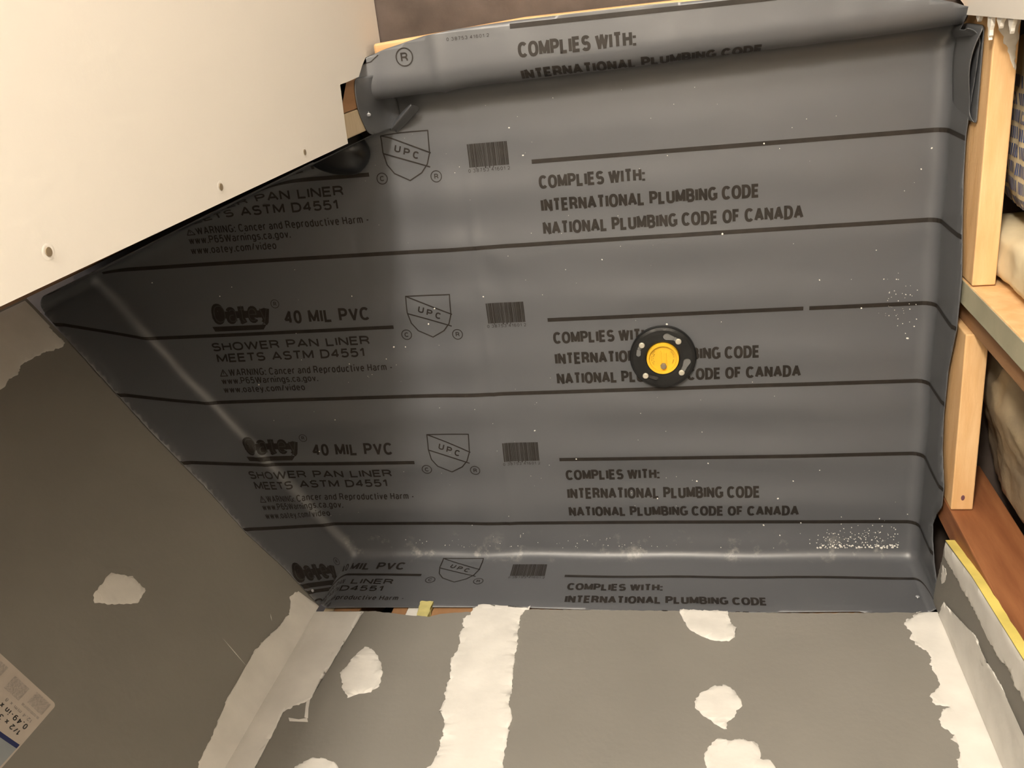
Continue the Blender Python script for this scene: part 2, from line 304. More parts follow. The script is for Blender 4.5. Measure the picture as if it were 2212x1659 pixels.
# ------------------------------------------------------------------ framing
def board(name, a, b, m, label, group=None, bev=.002, cat='stud'):
    bm = bmesh.new(); box(bm, a, b); o = link(name, bm, M[m], bevel=bev)
    local(o, ((a[0]+b[0])/2, (a[1]+b[1])/2, a[2])); tag(o, label, cat, group); return o
XF = 1.3795
board('wall_stud', (XF,.538,.0), (XF+.089,.577,ZT-.002), 'pine_y', 'upright wall stud between the two horizontal blocks, its narrow face smeared grey', 'framing studs')
bm = bmesh.new(); 
pts = [(.5395,.05)]+[(.5750, .05+.04*i) for i in range(59)]+[(.5395+.0012*abs(noise.noise(Vector((i*.9,0,3)))), .05+.04*i) for i in range(58,0,-1)]
prism(bm, pts, .0012, lambda a, b, d: Vector((XF-.0001-d, a, b)))
fm = link('compound_smear', bm, M['grey_mud'], bpy.data.objects['wall_stud']); fm['label'] = 'grey-green compound on the front face'
fm.data.transform(Matrix.Translation(-Vector(bpy.data.objects['wall_stud'].location)))
board('wall_stud', (XF,.135,.0), (XF+.089,.187,ZT-.002), 'pine_dark', 'rusty brown upright stud with knots beside the yellow drywall edge', 'framing studs')
board('wall_stud', (1.3787+.0,.985,.0), (1.3787+.089,1.022,ZT-.002), 'pine_brown', 'stud hidden behind the white drywall at the right curb end', 'framing studs')
b1 = board('blocking_board', (XF,.579,.0), (XF+.033,.957,.168), 'pine_y', 'longer pine blocking board on edge beside the folded liner loop', 'blocking boards', cat='board')
board('wall_stud', (XF+.010,.500,.0), (XF+.089,.5372,ZT-.002), 'pine_brown', 'brown sister stud set slightly back beside the grey smeared stud', 'framing studs')
b2 = board('blocking_board', (XF,.189,.0), (XF+.034,.499,.160), 'pine_y', 'shorter pine blocking board on edge with a purple knot at its end', 'blocking boards', cat='board')
bm = bmesh.new(); bmesh.ops.create_uvsphere(bm, u_segments=16, v_segments=8, radius=1, matrix=Matrix.LocRotScale(Vector((XF+.017-b2.location.x,.212-b2.location.y,.1601-b2.location.z)), None, Vector((.003,.005,.0006))))
kn = link('knot', bm, mat('purple_knot', (.16,.07,.09), .6), b2, smooth=True); kn['label'] = 'small purple knot'
sm = jag([(1.383,.9565),(1.4115,.9565),(1.411,.925),(1.4085,.905),(1.4118,.885),(1.404,.893),(1.399,.915),(1.392,.930),(1.386,.940)], .002, .004, seed=51, closed=True)
patch(b1, [(a-b1.location.x, b-b1.location.y) for a, b in sm], lambda a, b, d: Vector((a, b, .1682+d-b1.location.z)), name='compound_smear', seed=51, label='pale compound smeared over the end of the board')
# studs behind the back wall, seen in the gap over the liner
YB = -.0135
board('back_stud', (.243,YB-.089,.0), (.262,YB,ZT-.002), 'pine_pale', 'pale strip of back framing at the far left of the gap over the liner', 'back wall framing')
board('back_stud', (.2635,YB-.089,.0), (.316,YB,ZT-.002), 'pine_brown', 'brown back stud left of the dark gap over the liner', 'back wall framing')
board('back_stud', (.382,YB-.089,.0), (.412,YB,ZT-.002), 'pine_brown', 'brown back stud right of the dark gap over the liner', 'back wall framing')
board('back_board', (.46,YB-.038,.0), (1.362,YB,.235), 'pine_brown', 'long orange board showing as a strip above the liner at the back', cat='board')
bm = bmesh.new(); prism(bm, jag([(.4125,.16),(.462,.16),(.462,.205),(.4615,.225),(.413,.225)], .001, seed=33, closed=True), -.003, lambda a,b,d: backp(a,b,d-.0135))
link('torn_paper', bm, M['gyp'], wb)['label'] = 'cream torn gypsum at the gap'
bm = bmesh.new(); prism(bm, jag([(.437,.165),(.4622,.165),(.4622,.214),(.45,.2135),(.44,.209)], .0012, seed=34, closed=True), .0105, lambda a,b,d: backp(a,b,d-.0132))
link('torn_paper', bm, mat('torn_yellow_paper', (.56,.50,.20), .8, .2, .12, 40), wb)['label'] = 'yellow torn paper at the gap'
# stud pair at the end of the white wall
board('end_stud', (XP-.0137-.089,.8735,.0), (XP-.0137,.9105,ZT-.002), 'pine_pale', 'pale stud under the free edge of the white wall, nearest the pan', 'studs of the white wall')
board('end_stud', (XP-.0137-.089,.9115,.0), (XP-.0137,.9555,ZT-.002), 'pine_brown', 'brown stud under the white wall, nearest the curb', 'studs of the white wall')
# framing of the short return wall from the left corner to the white wall
RA = Vector((-.2, .645, 0)); RB = Vector((.362, .846, 0)); rd = (RB-RA).normalized(); rn = Vector((-rd.y, rd.x, 0))
bm = bmesh.new()
def rp(a, b, d): return RA+rd*a+rn*d+Vector((0,0,b))
prism(bm, [(0,0),((RB-RA).length,0),((RB-RA).length,ZT-.003),(0,ZT-.003)], .03, rp)
wrn = tag(link('wall_return', bm, M['pine_brown']), 'brown unfinished return wall at the left corner behind the white wall', 'wall', kind='structure')

# ------------------------------------------------------------------ the liner
RF = .022
ycurb = lambda u: .918+.030*(u-.5)
W = [Vector(p) for p in ((.2445,-.009),(1.373,-.009),(1.373,.9442),(.462,.917),(.462,.868),(-.195,.636))]
def inset(poly, r):
    n = len(poly); out = []
    for i in range(n):
        p0, p1, p2 = poly[i-1], poly[i], poly[(i+1) % n]
        d1 = (p1-p0).normalized(); d2 = (p2-p1).normalized()
        n1 = Vector((-d1.y, d1.x)); n2 = Vector((-d2.y, d2.x))
        a, b = p0+n1*r, p1+n2*r
        den = d1.x*d2.y-d1.y*d2.x; t = ((b-a).x*d2.y-(b-a).y*d2.x)/den
        out.append(a+d1*t)
    return out
IN = inset(W, RF)
def inside(p):
    c = False; n = len(IN)
    for i in range(n):
        a, b = IN[i], IN[(i+1) % n]
        if (a.y > p.y) != (b.y > p.y) and p.x < (b.x-a.x)*(p.y-a.y)/(b.y-a.y)+a.x: c = not c
    return c
def nearest(p):
    best = None
    for i in range(len(IN)):
        a, b = IN[i], IN[(i+1) % len(IN)]; ab = b-a; t = max(0, min(1, (p-a).dot(ab)/ab.dot(ab))); q = a+ab*t; d = (p-q).length
        if best is None or d < best[0]: best = (d, q, i)
    return best
ARC = RF*math.pi/2; HC = .088; RT = .034
def curb_profile(e):
    if e < ARC: a = e/RF; return RF*math.sin(a), RF*(1-math.cos(a))
    e -= ARC; v = HC-RF-RT
    if e < v: return RF, RF+e
    e -= v; arc = RT*math.pi/2
    if e < arc: a = e/RT; return RF+RT*(1-math.cos(a)), HC-RT+RT*math.sin(a)
    e -= arc; return RF+RT+e, HC
def lerp_tab(tab, x):
    if x <= tab[0][0]: return tab[0][1]
    for (a, b), (c, d) in zip(tab, tab[1:]):
        if x <= c: return b+(d-b)*(x-a)/(c-a)
    return tab[-1][1]
YE = [(.43,.955),(.447,.972),(.468,.984),(.50,.994),(.53,1.0),(.57,1.008),(.62,1.0125),(.72,1.016),(.92,1.0175),(1.15,1.012),(1.3,.99),(1.346,.977),(1.366,.968)]
HR = [(-.01,.146),(.03,.14),(.06,.115),(.09,.10),(.12,.092),(.15,.11),(.18,.135),(.22,.138),(.28,.112),(.34,.103),(.42,.108),(.50,.137),(.58,.139),(.66,.12),(.74,.105),(.79,.100),(.83,.108),(.88,.125),(.93,.135)]
HB = [(.23,.184),(.34,.179),(.6,.173),(.8,.178),(.95,.184),(1.12,.176),(1.24,.172),(1.262,.179),(1.33,.178),(1.38,.16)]
HL = [(0,.190),(.1,.186),(.2,.193),(.3,.186),(.45,.186),(.6,.178),(.78,.166)]
def wav(u, v):
    n = noise.noise
    a = .0027*math.sin(v*2*math.pi/.105+1.2+1.6*n(Vector((u*1.6, v*1.1, 3))))*(.35+.65*abs(n(Vector((u*1.5, v*2, 9))))*2)
    a += .0022*n(Vector((u*3.0, v*5.5, 1.0)))+.0009*n(Vector((u*9, v*17, 5.0)))
    c = .592+.004*math.sin(v*9)+.0015*n(Vector((0, v*30, 2)))
    a += .0024*math.exp(-((u-c)/.006)**2)*(.6+.4*n(Vector((v*14, 0, 7))))
    a += .0035*math.exp(-((u-c+.045)/.045)**2)
    a += .0020*n(Vector((u*22, v*22, 4)))*math.exp(-((u-.63)/.06)**2-((v-.6)/.07)**2)*2
    a *= 1-.75*max(0, min(1, (v-.70)/.15))
    return -.0022+.0012*math.log(1+math.exp((a+.0022)/.0012))
def S(u, v, off=0.0):
    """point of the sheet with unfolded coordinates (u, v); returns (position, keep, region)"""
    p = Vector((u, v)); yi = ycurb(u)-RF
    if v > yi and .436 <= u <= 1.375:
        e = v-yi; dy, z = curb_profile(e); y = yi+dy; e2 = curb_profile(e+.001); t = Vector((0, e2[0]-dy, e2[1]-z)).normalized(); nrm = Vector((0, -t.z, t.y))
        ye = lerp_tab(YE, u); keep = True
        if y > ye: keep = y < ye+.0125; y = ye
        b = .0022*noise.noise(Vector((u*6, v*9, 8)))+.001*noise.noise(Vector((u*25, v*16, 2)))+.003*math.exp(-((u-.585)/.008)**2)
        if e < ARC: b *= e/ARC
        b += wav(u, yi)*max(0, 1-e/ARC)
        sag = .016*max(0,(.478-u)/.04)**1.3*min(1, max(0, (z-.03)/.05))
        return Vector((u, y, z+sag))+nrm*(b+off), keep, 'curb'
    if inside(p):
        d, q, i = nearest(p)
        fade = 1.0
        z = wav(u, v)
        dd = math.hypot(u-.9135, v-.422)
        if dd < .12: z *= max(0, min(1, (dd-.058)/.05))
        return Vector((u, v, z+off)), True, 'floor'
    d, q, i = nearest(p)
    dr = (p-q).normalized() if d > 1e-6 else Vector((0, 0))
    # height of the turned-up edge on each wall
    if i == 0: h = lerp_tab(HB, q.x); reg = 'back'
    elif i == 1: h = lerp_tab(HR, q.y); reg = 'right'
    elif i == 5: h = lerp_tab(HL, (Vector((q.x, q.y, 0))-LP).dot(LD)); reg = 'left'
    elif i == 4: h = .165; reg = 'return'
    elif i == 3: h = .115+.02*noise.noise(Vector((q.y*20,0,0))); reg = 'end'
    else: h = .1; reg = 'curbcorner'
    E = ARC+h-RF; keep = d < E+.0095; e = min(d, E)
    if e < ARC: a = e/RF; hz, z = RF*math.sin(a), RF*(1-math.cos(a)); nrm = Vector((-dr.x*math.sin(a), -dr.y*math.sin(a), math.cos(a)))
    else: hz, z = RF, RF+e-ARC; nrm = Vector((-dr.x, -dr.y, 0))
    b = wav(q.x, q.y)*max(0, 1-e/ARC)
    k = min(1, e/ARC)
    b += k*(.0025+.0022*noise.noise(Vector((u*7, v*7, 6)))) if reg != 'left' else k*(.004+.0035*noise.noise(Vector((u*5, v*5, 6))))
    if reg == 'right': b += k*.004*noise.noise(Vector((q.y*9, z*6, 2)))
    if e > E-.012: b *= max(.25, (E-e)/.012)
    return Vector((q.x+dr.x*hz, q.y+dr.y*hz, z))+nrm*(b+off), keep, reg

G = .008
bm = bmesh.new(); grid = {}
u0, u1, v0, v1 = -.52, 1.60, -.24, 1.16
nu = int((u1-u0)/G); nv = int((v1-v0)/G)
for i in range(nu+1):
    for j in range(nv+1):
        P, k, reg = S(u0+i*G, v0+j*G); grid[i, j] = (bm.verts.new(P), k, reg)
for i in range(nu):
    for j in range(nv):
        c = [grid[i, j], grid[i+1, j], grid[i+1, j+1], grid[i, j+1]]
        if not all(x[1] for x in c): continue
        if 'curbcorner' in (x[2] for x in c): continue
        vs = [x[0] for x in c]
        if max((vs[a].co-vs[a-1].co).length for a in range(4)) > .032: continue
        bm.faces.new(vs)
bmesh.ops.delete(bm, geom=[v for v in bm.verts if not v.link_faces], context='VERTS')
bmesh.ops.remove_doubles(bm, verts=bm.verts, dist=.0004)
bmesh.ops.dissolve_degenerate(bm, edges=bm.edges, dist=.0002)
bmesh.ops.recalc_face_normals(bm, faces=bm.faces)
if sum(f.normal.z for f in bm.faces) < 0: bmesh.ops.reverse_faces(bm, faces=bm.faces)
me = bpy.data.meshes.new('shower_pan_liner'); bm.to_mesh(me); bm.free(); me.materials.append(M['liner'])
for p in me.polygons: p.use_smooth = True
sheet = bpy.data.objects.new('pvc_sheet', me); COL.objects.link(sheet)
so = sheet.modifiers.new('thick', 'SOLIDIFY'); so.thickness = .001; so.offset = -1
liner = empty('shower_pan_liner', (.8, .45, 0), 'large grey PVC sheet with black printing folded up the walls and over the curb', 'shower liner')
def under(o, par):
    """parent o to par keeping its place"""
    o.parent = par; o.matrix_parent_inverse = Matrix.Translation(-Vector(par.location)) if par.type == 'EMPTY' else Matrix.Identity(4); return o
under(sheet, liner)

# stroke lettering: centre lines in a box of height 1, heavy sans shapes
def _a(cx, cy, rx, ry, a0, a1, n=None):
    n = n or max(3, int(abs(a1-a0)/18))
    return [(cx+rx*math.copysign(abs(math.cos(math.radians(a0+(a1-a0)*i/n)))**.86, math.cos(math.radians(a0+(a1-a0)*i/n))), cy+ry*math.copysign(abs(math.sin(math.radians(a0+(a1-a0)*i/n)))**.86, math.sin(math.radians(a0+(a1-a0)*i/n)))) for i in range(n+1)]
XH = .72
FONT = {
 'A': (.56, [[(0,0),(.28,1),(.56,0)], [(.12,.30),(.44,.30)]]),
 'B': (.48, [[(0,0),(0,1),(.24,1)]+_a(.24,.76,.2,.24,90,-90)+[(0,.52)], [(.22,.52),(.26,.52)]+_a(.26,.26,.22,.26,90,-90)+[(0,0)]]),
 'C': (.52, [_a(.27,.5,.27,.5,42,318)]),
 'D': (.50, [[(0,0),(0,1),(.2,1)]+_a(.2,.5,.30,.5,90,-90)+[(0,0)]]),
 'E': (.42, [[(.42,1),(0,1),(0,0),(.42,0)], [(0,.52),(.38,.52)]]),
 'F': (.40, [[(.40,1),(0,1),(0,0)], [(0,.50),(.35,.50)]]),
 'G': (.54, [_a(.28,.5,.28,.5,48,330)+[(.54,.42),(.33,.42)], [(.54,.42),(.54,.04)]]),
 'H': (.48, [[(0,0),(0,1)], [(.48,0),(.48,1)], [(0,.52),(.48,.52)]]),
 'I': (.0, [[(0,0),(0,1)]]),
 'K': (.48, [[(0,0),(0,1)], [(.46,1),(0,.42)], [(.16,.58),(.48,0)]]),
 'L': (.40, [[(0,1),(0,0),(.40,0)]]),
 'M': (.60, [[(0,0),(0,1),(.30,.12),(.60,1),(.60,0)]]),
 'N': (.48, [[(0,0),(0,1),(.48,0),(.48,1)]]),
 'O': (.56, [_a(.28,.5,.28,.5,90,450,22)]),
 'P': (.46, [[(0,0),(0,1),(.22,1)]+_a(.22,.73,.24,.27,90,-90)+[(0,.46)]]),
 'R': (.50, [[(0,0),(0,1),(.24,1)]+_a(.24,.745,.22,.255,90,-90)+[(0,.49)], [(.24,.49),(.36,.42),(.44,.26),(.48,0)]]),
 'S': (.46, [_a(.23,.745,.215,.255,28,262)+_a(.23,.26,.23,.26,82,-152)]),
 'T': (.46, [[(0,1),(.46,1)], [(.23,1),(.23,0)]]),
 'U': (.48, [[(0,1),(0,.28)]+_a(.24,.26,.24,.26,180,360)+[(.48,1)]]),
 'V': (.52, [[(0,1),(.26,0),(.52,1)]]),
 'W': (.78, [[(0,1),(.19,0),(.39,1),(.59,0),(.78,1)]]),
 'X': (.5, [[(0,1),(.5,0)], [(0,0),(.5,1)]]), 'Y': (.5, [[(0,1),(.25,.45),(.5,1)], [(.25,.45),(.25,0)]]),
 '0': (.40, [_a(.20,.5,.20,.5,90,450,20)]),
 '1': (.18, [[(0,.74),(.18,1),(.18,0)]]),
 '2': (.40, [_a(.20,.72,.20,.28,170,-10)+[(.34,.45),(0,0),(.40,0)]]),
 '3': (.40, [_a(.19,.75,.19,.25,160,-75)+_a(.19,.26,.21,.26,75,-160)]),
 '4': (.44, [[(.33,0),(.33,1),(0,.28),(.44,.28)]]),
 '5': (.42, [[(.38,1),(.07,1),(.02,.50)]+_a(.2,.31,.21,.31,125,-150)]),
 '6': (.42, [_a(.21,.72,.2,.28,40,170)+[(0,.4)], _a(.21,.31,.21,.31,180,540,18)]),
 '7': (.40, [[(0,1),(.40,1),(.14,0)]]),
 '8': (.42, [_a(.21,.76,.18,.24,90,450,18), _a(.21,.26,.21,.26,90,450,18)]),
 '9': (.42, [_a(.21,.69,.21,.31,0,360,18), [(.42,.62)]+_a(.21,.28,.2,.28,10,-140)]),
 ':': (.0, [[(0,-.08),(0,.12)], [(0,.52),(0,.72)]]), '.': (.0, [[(0,-.09),(0,.10)]]), '-': (.22, [[(0,.36),(.22,.36)]]), '/': (.24, [[(0,0),(.24,1)]]),
 'a': (.36, [_a(.17,.5,.17,.22,150,0,8)+[(.36,0)], _a(.16,.2,.17,.2,70,330,12)+[(.34,.2)]]),
 'c': (.34, [_a(.19,.36,.19,.36,45,315)]),
 'd': (.38, [_a(.19,.36,.19,.36,0,360,18), [(.38,1),(.38,0)]]),
 'e': (.38, [[(.02,.38),(.37,.38)]+_a(.19,.36,.19,.36,5,315)]),
 'g': (.38, [_a(.19,.36,.19,.36,0,360,18), [(.38,.72),(.38,-.08)]+_a(.19,-.08,.19,.18,0,-150)]),
 'i': (.0, [[(0,0),(0,XH)], [(0,.92),(0,1.08)]]),
 'm': (.60, [[(0,0),(0,XH)], [(0,.5)]+_a(.15,.52,.15,.2,170,0)+[(.30,0)], [(.30,.5)]+_a(.45,.52,.15,.2,170,0)+[(.60,0)]]),
 'n': (.36, [[(0,0),(0,XH)], [(0,.48)]+_a(.18,.5,.18,.22,170,0)+[(.36,0)]]),
 'o': (.38, [_a(.19,.36,.19,.36,90,450,18)]),
 'p': (.38, [_a(.19,.36,.19,.36,0,360,18), [(0,.72),(0,-.26)]]),
 'r': (.22, [[(0,0),(0,XH)], [(0,.48)]+_a(.2,.48,.2,.24,170,75)]),
 's': (.34, [_a(.17,.535,.155,.185,30,262)+_a(.17,.185,.17,.185,82,-152)]),
 't': (.22, [[(.09,.95),(.09,.12),(.14,0),(.22,0)], [(0,XH),(.22,XH)]]),
 'u': (.36, [[(0,XH),(0,.22)]+_a(.18,.2,.18,.2,180,355)+[(.36,XH)], [(.36,.3),(.36,0)]]),
 'v': (.36, [[(0,XH),(.18,0),(.36,XH)]]),
 'w': (.56, [[(0,XH),(.14,0),(.28,XH),(.42,0),(.56,XH)]]),
 'x': (.36, [[(0,XH),(.36,0)], [(0,0),(.36,XH)]]),
 'y': (.36, [[(0,XH),(.18,.02)], [(.36,XH),(.16,-.12),(.02,-.26)]]),
}
def ribbon(bm, pts, wd):
    P = [Vector(p) for p in pts]; P = [p for i, p in enumerate(P) if i == 0 or (p-P[i-1]).length > 1e-7]
    if len(P) < 2: return
    closed = (P[0]-P[-1]).length < 1e-6
    if closed: P = P[:-1]
    n = len(P); L, Rr = [], []; h = wd/2
    for i in range(n):
        a = P[i-1] if (closed or i > 0) else None; b = P[(i+1) % n] if (closed or i < n-1) else None
        t1 = (P[i]-a).normalized() if a is not None else None; t2 = (b-P[i]).normalized() if b is not None else None
        if t1 is None: t1 = t2
        if t2 is None: t2 = t1
        n1 = Vector((-t1.y, t1.x)); n2 = Vector((-t2.y, t2.x)); m_ = n1+n2
        if n1.dot(n2) < .55:
            x = h*(1 if n1.dot(n2) > -.2 else .45)
            L.append([P[i]+n1*h+t1*x, P[i]+n2*h-t2*x]); Rr.append([P[i]-n1*h+t1*x, P[i]-n2*h-t2*x]); continue
        m_.normalize(); k = min(1/max(.25, m_.dot(n1)), 1.9)
        L.append([P[i]+m_*h*k]*2); Rr.append([P[i]-m_*h*k]*2)
    for i in range(n if closed else n-1):
        j = (i+1) % n
        q = [L[i][1], Rr[i][1], Rr[j][0], L[j][0]]
        try: bm.faces.new([bm.verts.new((v.x, v.y, 0)) for v in q])
        except Exception: pass
def lettering(s, ua, ub, va, vb, bold=.215, gap=.035, into=None, rot=0.0, wsp=.32):
    """text with cap line va..vb, spread over ua..ub; bold is stroke width over cap height"""
    bm = into if into is not None else bmesh.new()
    h = vb-va; st = bold*h; tot = 0; fx = 0
    for ch in s:
        if ch == ' ': tot += wsp; continue
        tot += FONT[ch][0]+gap; fx += st
    tot -= gap; k = (ub-ua-fx)/tot if tot > 1e-6 else 0; x = ua if tot > 1e-6 else (ua+ub-st)/2; c = Vector(((ua+ub)/2, (va+vb)/2)); cs, sn = math.cos(rot), math.sin(rot)
    for ch in s:
        if ch == ' ': x += wsp*k; continue
        w_, strokes = FONT[ch]
        for sk_ in strokes:
            pts = [Vector((x+st/2+px_*k, va+st/2+py_*(h-st))) for px_, py_ in sk_]
            if rot: pts = [Vector((c.x+(p-c).x*cs-(p-c).y*sn, c.y+(p-c).x*sn+(p-c).y*cs)) for p in pts]
            ribbon(bm, pts, st)
        x += (w_+gap)*k+st
    return bm
# printing -------------------------------------------------------------
OFF = .0007
def drape(bm, name, m, label=None, off=OFF, par=liner, cut=.01):
    """bm holds flat faces in (u, v); cut them finely and lay them on the sheet"""
    bmesh.ops.triangulate(bm, faces=bm.faces)
    us = [v.co.x for v in bm.verts]; vs = [v.co.y for v in bm.verts]
    for ax, lo, hi in ((0, min(us), max(us)), (1, min(vs), max(vs))):
        org = u0 if ax == 0 else v0
        c = org+math.ceil((lo-org)/G)*G
        while c < hi:
            co = [0, 0, 0]; no = [0, 0, 0]; co[ax] = c; no[ax] = 1
            bmesh.ops.bisect_plane(bm, geom=bm.verts[:]+bm.edges[:]+bm.faces[:], plane_co=co, plane_no=no, dist=1e-7); c += G
    kp = {}
    for v in bm.verts:
        P, k, reg = S(v.co.x, v.co.y, off)
        P2, k2, r2 = S(v.co.x, v.co.y+.0025, off)
        if reg == 'curb' and v.co.y > ycurb(v.co.x)+.05 and P.y >= lerp_tab(YE, v.co.x)-1e-6: k = False
        kp[v] = (P, k, reg)
    bad = []
    for f in bm.faces:
        c = [kp[v] for v in f.verts]
        if not all(x[1] for x in c) or any(x[2] == 'curbcorner' for x in c): bad.append(f); continue
        P = [x[0] for x in c]
        if max((P[a]-P[a-1]).length for a in range(len(P))) > .035: bad.append(f)
    for v in bm.verts: v.co = kp[v][0]
    bmesh.ops.delete(bm, geom=bad, context='FACES')
    if not bm.faces: bm.free(); return None
    me = bpy.data.meshes.new(name); bm.to_mesh(me); bm.free(); me.materials.append(M[m])
    o = bpy.data.objects.new(name, me); COL.objects.link(o); under(o, par)
    if label: o['label'] = label
    return o
def text_bm(s, bold=.02, space=1.0):
    cu = bpy.data.curves.new('t', 'FONT'); cu.body = s; cu.offset = bold; cu.space_character = space; cu.resolution_u = 3
    to = bpy.data.objects.new('t', cu); COL.objects.link(to)
    bpy.context.view_layer.update()
    me = to.to_mesh(); bm = bmesh.new(); bm.from_mesh(me); to.to_mesh_clear()
    bpy.data.objects.remove(to); bpy.data.curves.remove(cu)
    bmesh.ops.remove_doubles(bm, verts=bm.verts, dist=1e-6)
    return bm
def text_fit(s, ua, ub, va, vb, bold=.02, space=1.0, into=None, rot=0.0, full=None):
    """lettering fitted into the box ua..ub, va..vb"""
    bm = text_bm(s, bold, space); xs = [v.co.x for v in bm.verts]; ys = [v.co.y for v in bm.verts]
    x0, x1, y0, y1 = min(xs), max(xs), min(ys), max(ys)
    for v in bm.verts:
        v.co.x = ua+(v.co.x-x0)/(x1-x0)*(ub-ua); v.co.y = va+(v.co.y-y0)/(y1-y0)*(vb-va); v.co.z = 0
    if rot:
        c = Vector(((ua+ub)/2, (va+vb)/2, 0)); bmesh.ops.rotate(bm, verts=bm.verts, cent=c, matrix=Matrix.Rotation(rot, 3, 'Z'))
    if into is None: return bm
    me = bpy.data.meshes.new('tmp'); bm.to_mesh(me); bm.free(); into.from_mesh(me); bpy.data.meshes.remove(me); return into
def quad(bm, pts): bm.faces.new([bm.verts.new((a, b, 0)) for a, b in pts])
def rect(bm, ua, va, ub, vb): quad(bm, [(ua, va), (ub, va), (ub, vb), (ua, vb)])
def stroke(bm, pts, wd):
    pts = [Vector(p) for p in pts]
    for a, b in zip(pts, pts[1:]):
        t = (b-a).normalized(); n = Vector((-t.y, t.x))*wd/2; a2, b2 = a-t*wd*.3, b+t*wd*.3
        quad(bm, [tuple(a2+n), tuple(a2-n), tuple(b2-n), tuple(b2+n)])
def ring(bm, cx, cy, r, wd, n=26):
    for i in range(n):
        a, b = 2*math.pi*i/n, 2*math.pi*(i+1)/n
        quad(bm, [(cx+(r+s)*math.cos(t), cy+(r+s)*math.sin(t)) for s, t in ((0, a), (0, b), (wd, b), (wd, a))])
ST = .0072
for k in (-1, 0, 1, 2, 3):
    L0 = .6425-.286*k
    if k == 0: L0 += .001
    # full-width rule under the block
    if k in (0, 1, 2):
        bm = bmesh.new(); rect(bm, -.155 if k == 0 else -.5, L0-ST/2, 1.59, L0+ST/2); drape(bm, 'printed_rule', 'ink')
    # short rules
    vS = L0+.1437
    if k >= 0:
        bm = bmesh.new(); rect(bm, -.5, vS-ST/2, .413, vS+ST/2); drape(bm, 'printed_rule', 'ink')
    bm = bmesh.new()
    if k == 1: rect(bm, .708, vS-ST/2, 1.158, vS+ST/2); rect(bm, 1.168, vS-ST/2, 1.59, vS+ST/2)
    else: rect(bm, .706, vS-ST/2, 1.59, vS+ST/2)
    drape(bm, 'printed_rule', 'ink')
    # right-hand compliance text
    dv = 0
    bm = lettering('COMPLIES WITH:', .715, .897, L0+.0965+dv, L0+.1195+dv)
    lettering('INTERNATIONAL PLUMBING CODE', .715, 1.085, L0+.0555+dv, L0+.0790+dv, into=bm)
    if k >= 0: lettering('NATIONAL PLUMBING CODE OF CANADA', .715, 1.156, L0+.0150+dv, L0+.0385+dv, into=bm)
    drape(bm, 'compliance_text', 'ink')
    if k >= 0:
        vv = L0+(.008 if k == 0 else 0)
        # brand name: heavy black letters on a black bar
        bm = lettering('Oatey', .050, .171, L0+.166, L0+.208, .30, .10)
        quad(bm, [(.050, L0+.152), (.152, L0+.152), (.160, L0+.162), (.046, L0+.162)])
        quad(bm, [(.050, L0+.178), (.168, L0+.176), (.166, L0+.190), (.050, L0+.192)])
        drape(bm, 'brand_name', 'ink')
        bm = lettering('R', .1815, .1875, L0+.1975, L0+.2055, .16); ring(bm, .1845, L0+.2015, .0075, .0012)
        drape(bm, 'registered_mark', 'ink')
        bm = lettering('Oatey', .0545, .1665, L0+.170, L0+.204, .055, .18)
        drape(bm, 'brand_letter_core', 'ink2', off=OFF+.0004, label='thin grey lines inside the brand letters')
        bm = lettering('40 MIL PVC', .199, .371, L0+.161, L0+.187, .19, gap=.09, wsp=.42)
        drape(bm, 'thickness_text', 'ink')
        bm = lettering('SHOWER PAN LINER', .034, .361, L0+.1105, L0+.1285, .19, gap=.09, wsp=.36)
        lettering('MEETS ASTM D4551', .039, .346, L0+.0865, L0+.1045, .19, gap=.09, into=bm, wsp=.36)
        drape(bm, 'standard_text', 'ink')
        bm = lettering('WARNING: Cancer and Reproductive Harm -', .058, .399, L0+.0575, L0+.0725, .15, .14)
        stroke(bm, [(.039, L0+.058), (.0465, L0+.0715), (.054, L0+.058), (.039, L0+.058)], .0018); stroke(bm, [(.0465, L0+.0675), (.0465, L0+.0625)], .0016)
        lettering('www.P65Warnings.ca.gov.', .038, .243, L0+.0400, L0+.0545, .15, .12, into=bm)
        lettering('www.oatey.com/video', .037, .211, L0+.0205, L0+.0350, .15, .12, into=bm)
        drape(bm, 'warning_text', 'ink')
        # certification shield
        bm = bmesh.new(); wd = .0021
        lft = [(.446, vv+.203), (.445, vv+.172), (.449, vv+.150), (.460, vv+.134), (.487, vv+.120)]
        rgt = [(.487, vv+.120), (.510, vv+.132), (.522, vv+.146), (.529, vv+.165), (.531, vv+.203)]
        stroke(bm, lft+rgt[1:]+[(.446, vv+.203)], wd)
        stroke(bm, [(.446, vv+.203), (.5305, vv+.165)], wd*1.1); stroke(bm, [(.445, vv+.170), (.526, vv+.141)], wd*1.1)
        for ch, cx, cy in (('U', .4725, .1765), ('P', .4880, .1695), ('C', .5040, .1630)):
            lettering(ch, cx-.0055, cx+.0055, vv+cy-.0065, vv+cy+.0065, .2, into=bm, rot=-.3)
        drape(bm, 'certification_shield', 'ink')
        bm = bmesh.new(); ring(bm, .436, vv+.127, .0088, .0016); lettering('C', .432, .440, vv+.1225, vv+.1315, .18, into=bm); drape(bm, 'copyright_mark', 'ink')
        bm = bmesh.new(); ring(bm, .5355, vv+.124, .0088, .0016); lettering('R', .532, .5395, vv+.1195, vv+.1285, .18, into=bm); drape(bm, 'registered_mark', 'ink')
        # barcode
        bm = bmesh.new(); rnd = random.Random(5); x = .5965
        while x < .666:
            wv = rnd.choice((.0008, .0012, .002, .0026)); dp = 0 if rnd.random() > .1 else .003
            rect(bm, x, L0+.142-dp, min(x+wv, .667), L0+.182); x += wv+rnd.choice((.0004, .0005, .0007))
